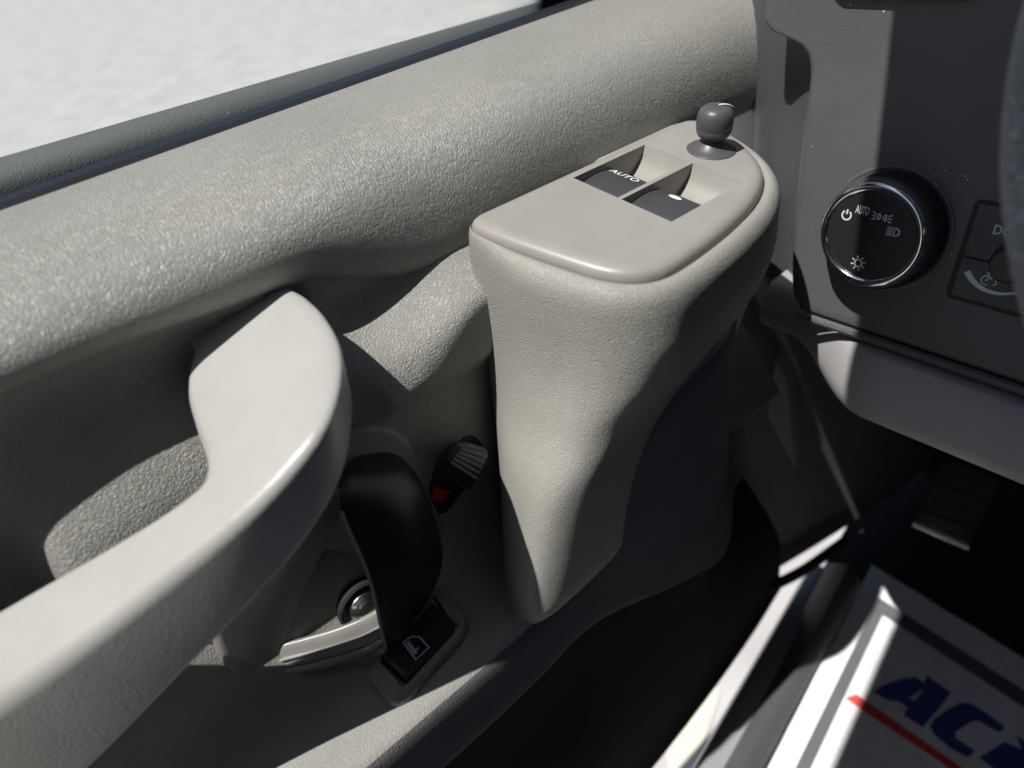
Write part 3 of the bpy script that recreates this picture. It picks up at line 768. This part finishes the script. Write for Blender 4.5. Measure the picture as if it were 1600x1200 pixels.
dkb = mesh('dimmer_knob', V, Fc, 'black', dm, autos=40)
P = spline([T3.uv(*p) for p in [(1511, 424), (1520, 438), (1534, 450), (1552, 457), (1575, 459), (1600, 455)]], 4)
V, Fc = ribbon(T3, P, 0, .0003, ws=np.linspace(.0034, .0009, len(P))); mesh('dimmer_swoosh', V, Fc, 'greyprint', lob, smooth_=False)
ic = T3.uv(1546, 434); T4 = Frame(T3.p(0, 0, .0002), T3.u, T3.v)
V, Fc = join(*(bulb(T4, T4.uv(1549, 430), .0012, .0006) + [ribbon(T4, arc(T4.uv(1541, 438), .0024, 95, 300), .0006), ribbon(T4, [T4.uv(1540, 439), T4.uv(1546, 434)], .0006), ribbon(T4, arc(T4.uv(1553, 442), .0012, -100, 80), .0006)]))
mesh('dimmer_symbol', V, Fc, 'greyprint', lob, smooth_=False)

# ================================================================== STEERING WHEEL
wn = A(-math.cos(.616), 0, math.sin(.616)); cen = A(.304, -.1145, -.0327); wu = nrm(np.cross(wn, (0, 1, 0)))
sw = empty('steering_wheel', cen - A(0, 0, .18), 'dark leather steering wheel rim at the right edge of the picture', 'steering wheel')
def torus(c, n, u, R_, r, a0=0, a1=2*math.pi, N1=96, N2=16):
    v = np.cross(n, u); rings = []
    full = abs(a1 - a0 - 2*math.pi) < 1e-6
    for i in range(N1 if full else N1 + 1):
        a = a0 + (a1 - a0)*i/N1; d = u*math.cos(a) + v*math.sin(a)
        rings.append([c + d*(R_ + r*math.cos(b)) + n*r*1.05*math.sin(b) for b in np.linspace(0, 2*math.pi, N2, endpoint=False)])
    if full: rings.append(rings[0])
    return loft(rings, True, not full)
V, Fc = torus(cen, wn, wu, .190, .0155); mesh('rim', V, Fc, 'wheel', sw)
V, Fc = lathe(cen - wn*.045, wn, [(.0002, 0), (.06, 0), (.075, .01), (.078, .02), (.070, .03), (.04, .036), (.0002, .037)]); mesh('hub', V, Fc, 'dark', sw)
for s in (1, -1):
    P0 = cen + A(0, s*.06, 0) - wn*.025; P1 = cen + A(0, s*.186, 0) - wu*.02
    V, Fc = tube(spline([P0, (P0 + P1)/2 - wn*.004, P1], 6), .012, 10); mesh('spoke', V, Fc, 'dark', sw)
V, Fc = tube([cen - wn*.04, cen - wn*.26], .03, 16); mesh('column', V, Fc, 'dark', sw)

# ================================================================== FOOTWELL
V = []
zz_ = np.linspace(-.225, -.715, 26)
for z in zz_:
    for k in range(16):
        t = k/15; x = .452 + .46*t + .03*smooth((-z - .3)/.4); y = .292 - .075*t - .012*math.sin(t*math.pi) + .008*math.cos((z + .5)*9)
        V.append((x, y, z))
kpn = mesh('kick_panel', V, grid_faces(26, 16), 'kick', None, label='charcoal kick panel in the footwell beyond the door edge', category='kick panel')
P = [pz_(1183, 926, -.70), pz_(1215, 912, -.70), pz_(1260, 888, -.70), pz_(1320, 845, -.70)]
V, Fc = tube(spline(P, 6), .006, 8); mesh('kick_panel_seal', V, Fc, 'rubber', kpn)
# hinge pillar sliver added for a bright patch; its pale colour stands for sunlight
c = [py_(*p, .262) for p in [(1212, 566), (1229, 592), (1243, 732), (1199, 650)]]
V = list(c) + [p + A(.03, .012, 0) for p in c]
mesh('hinge_pillar', V, [(0, 1, 2, 3), (7, 6, 5, 4), (0, 4, 5, 1), (1, 5, 6, 2), (2, 6, 7, 3), (3, 7, 4, 0)], 'pillar', None, smooth_=False,
     label='small added hinge pillar sliver under the dash, sunlight put into its pale colour', category='pillar')
# painted sill
V = []
for x in np.linspace(-.5, .60, 24):
    for y, z in ((.112, ZF + .002), (.122, ZF + .010), (.142, ZF + .014), (.157, ZF + .010), (.166, ZF - .02), (.175, ZF - .10)): V.append((x, cy(x, y), z))
mesh('door_sill', V, grid_faces(24, 6), 'sillpaint', None, label='pale painted door sill running along the cab floor', category='door sill')
V = []
for i, x in enumerate(np.linspace(-.10, .60, 14)):
    for y, z in ((.100, ZF + .002), (.106, ZF + .03), (.118, ZF + .045), (.130, ZF + .03), (.142, ZF + .010)): V.append((x, cy(x, y - .01*(x - .4)), ZF + (z - ZF)*.5 + .02*smooth((x - .46)/.16)))
mesh('sill_corner_trim', V, grid_faces(14, 5), 'sillgrey', None, label='grey rounded sill corner trim below the kick panel seal', category='trim')
# parking brake pedal
pd = [pz_(1428, 815, -.58), pz_(1516, 853, -.58)]
w = pd[1] - pd[0]; upv = A(.045, 0, .055); nn_ = nrm(np.cross(w, upv)); nn_ = nn_ if nn_[0] < 0 else -nn_
pdl = empty('brake_pedal', (pd[0] + pd[1])/2 - A(0, 0, .01), 'black ribbed foot brake pedal in the dark footwell', 'pedal')
a, b_, c_, d_ = pd[0], pd[1], pd[1] + upv, pd[0] + upv
V, Fc = loft([rquad([np.array(q) + nn_*h for q in (a, b_, c_, d_)], .2, 4) for h in (-.006, .004)] + [rquad([q + (np.mean([a, b_, c_, d_], 0) - q)*.06 + nn_*.006 for q in (a, b_, c_, d_)], .2, 4)])
mesh('pad', V, Fc, 'dark', pdl)
V, Fc = tube([a - nn_*.002 - upv*.03, b_ - nn_*.002 - upv*.03], .003, 8); mesh('bare_metal_edge', V, Fc, 'paint', pdl)
for k in range(4):
    t = .2 + .2*k; V, Fc = tube([a*(1-t) + d_*t + nn_*.006 + w*.08, b_*(1-t) + c_*t + nn_*.006 - w*.08], .0018, 6); mesh('pad_rib', V, Fc, 'dark', pdl)
V, Fc = tube(spline([(a + c_)/2 - nn_*.006, (a + c_)/2 - nn_*.04 + A(0, 0, .05), (a + c_)/2 + A(.10, .02, .22)], 6), .009, 8); mesh('arm', V, Fc, 'dark', pdl)

# ================================================================== PAPER MAT
ZM = ZF + .006
MF = Frame((0, 0, ZM), (0, -1, 0), (1, 0, 0)); 
if MF.n[2] < 0: MF.n = -MF.n
def mu(px, py): q = pz_(px, py, ZM); return A(-q[1], q[0])
cA = mu(1362, 884); dR = nrm(mu(1600, 1030) - cA); dB = nrm(mu(1200, 1200) - cA)
def mq(r, b): return cA + dR*r + dB*b
W_, L_ = .44, .52
V = []
rng = random.Random(2)
nr_, nc_ = 27, 23
for i in range(nr_):
    for j in range(nc_):
        p = mq(W_*j/(nc_ - 1), L_*i/(nr_ - 1)); e = min(j, nc_ - 1 - j, i, nr_ - 1 - i)
        V.append(MF.p(p[0], p[1], .0012 + 0 + (.001 if e == 0 and (i + j) % 3 == 0 else 0)))
mt = mesh('paper_floor_mat', V, grid_faces(nr_, nc_), 'paper', None, label='white printed paper floor mat with blue letters on dark carpet', category='floor mat')
# printed frame, traced on the mat plane
fi = mu(1372, 935); dR2, dB2 = dR, dB
def fq(r, b): return fi + dR2*r + dB2*b
fr_w = .019
outer = [fq(0, 0), fq(W_ - .085, 0), fq(W_ - .085, L_ - .10), fq(0, L_ - .10)]
inner = [fq(fr_w*.62, fr_w), fq(W_ - .085 - fr_w, fr_w), fq(W_ - .085 - fr_w, L_ - .10 - fr_w), fq(fr_w*.62, L_ - .10 - fr_w)]
V = [MF.p(*p, .0026) for p in outer + inner]
mesh('printed_border', V, [(0, 1, 5, 4), (1, 2, 6, 5), (2, 3, 7, 6), (3, 0, 4, 7)], 'papergrey', mt, smooth_=False)
zpx = lambda x, y: mu(1160 + .275*x, 880 + .275*y)
MP = Frame(MF.p(0, 0, .0028), MF.u, MF.v); MP.n = MF.n
Ap = [zpx(*p) for p in [(735, 738), (800, 700), (900, 665), (985, 655), (1030, 690), (1042, 645), (1182, 740), (1140, 800), (1020, 942), (912, 870), (935, 832), (885, 790), (832, 792)]]
Ac = [zpx(*p) for p in [(940, 780), (985, 748), (1030, 718), (1005, 752), (980, 784)]]
V, Fc = poly(MP, Ap, 0, (Ac,)); mesh('letter_a', V, Fc, 'papertext', mt, smooth_=False)
Cp = [zpx(*p) for p in [(1062, 930), (1090, 890), (1180, 828), (1240, 800), (1300, 806), (1380, 858), (1487, 938), (1455, 972), (1335, 902), (1290, 912), (1205, 968), (1208, 1000), (1318, 1075), (1278, 1112), (1180, 1062), (1080, 975)]]
V, Fc = poly(MP, Cp, 0); mesh('letter_c', V, Fc, 'papertext', mt, smooth_=False)
Dp = [zpx(*p) for p in [(1340, 1112), (1487, 1022), (1520, 1040), (1585, 1068), (1550, 985), (1700, 1090), (1740, 1150), (1600, 1290), (1500, 1230)]]
V, Fc = poly(MP, Dp, 0); mesh('letter_d', V, Fc, 'papertext', mt, smooth_=False)
Rp = [zpx(*p) for p in [(582, 775), (645, 752), (1170, 1118), (1900, 1640), (1830, 1690), (1110, 1128), (700, 858)]]
V, Fc = poly(MP, Rp, 0); mesh('red_underline', V, Fc, 'paperred', mt, smooth_=False)

# ================================================================== SEAT
# front corner of the driver's seat cushion, just entering the frame at the bottom
sc_p = pz_(1490, 1190, -.42)
V = []; 
cxs, cys = sc_p[0] - .12, sc_p[1] - .02
R = []
for i in range(25):
    a = math.pi/2*i/24; rr = math.sin(a)
    ring = []
    for k in range(40):
        b = 2*math.pi*k/40; c0, s0 = math.cos(b), math.sin(b)
        ex = abs(c0)**.5*(1 if c0 > 0 else -1); ey = abs(s0)**.7*(1 if s0 > 0 else -1)
        ring.append((sc_p[0] - .26 + .26*rr*ex*1.0, sc_p[1] - .22 + .26*rr*ey, sc_p[2] - .10 + .10*math.cos(a)))
    R.append(ring)
for z in (-.16, -.22): R.append([(x, y, sc_p[2] + z) for x, y, _ in R[24]])
V, Fc = loft(R)
st = mesh('driver_seat', V, Fc, 'seat', None, label='pale blue grey seat cushion edge at the bottom of the picture', category='seat')
R = []
for z, x0, hw, th in ((-.50, -.30, .20, .05), (-.42, -.32, .23, .07), (-.20, -.37, .24, .07), (.0, -.42, .22, .06), (.06, -.435, .17, .04), (.075, -.44, .08, .015)):
    yc = sc_p[1] - .22
    R.append(rquad([(x0 + th, yc + hw, z), (x0 - th, yc + hw, z), (x0 - th, yc - hw, z), (x0 + th, yc - hw, z)], .6, 6))
V, Fc = loft(R); mesh('backrest', V, Fc, 'dark', st)  # unseen backrest, added to keep out light from the rear
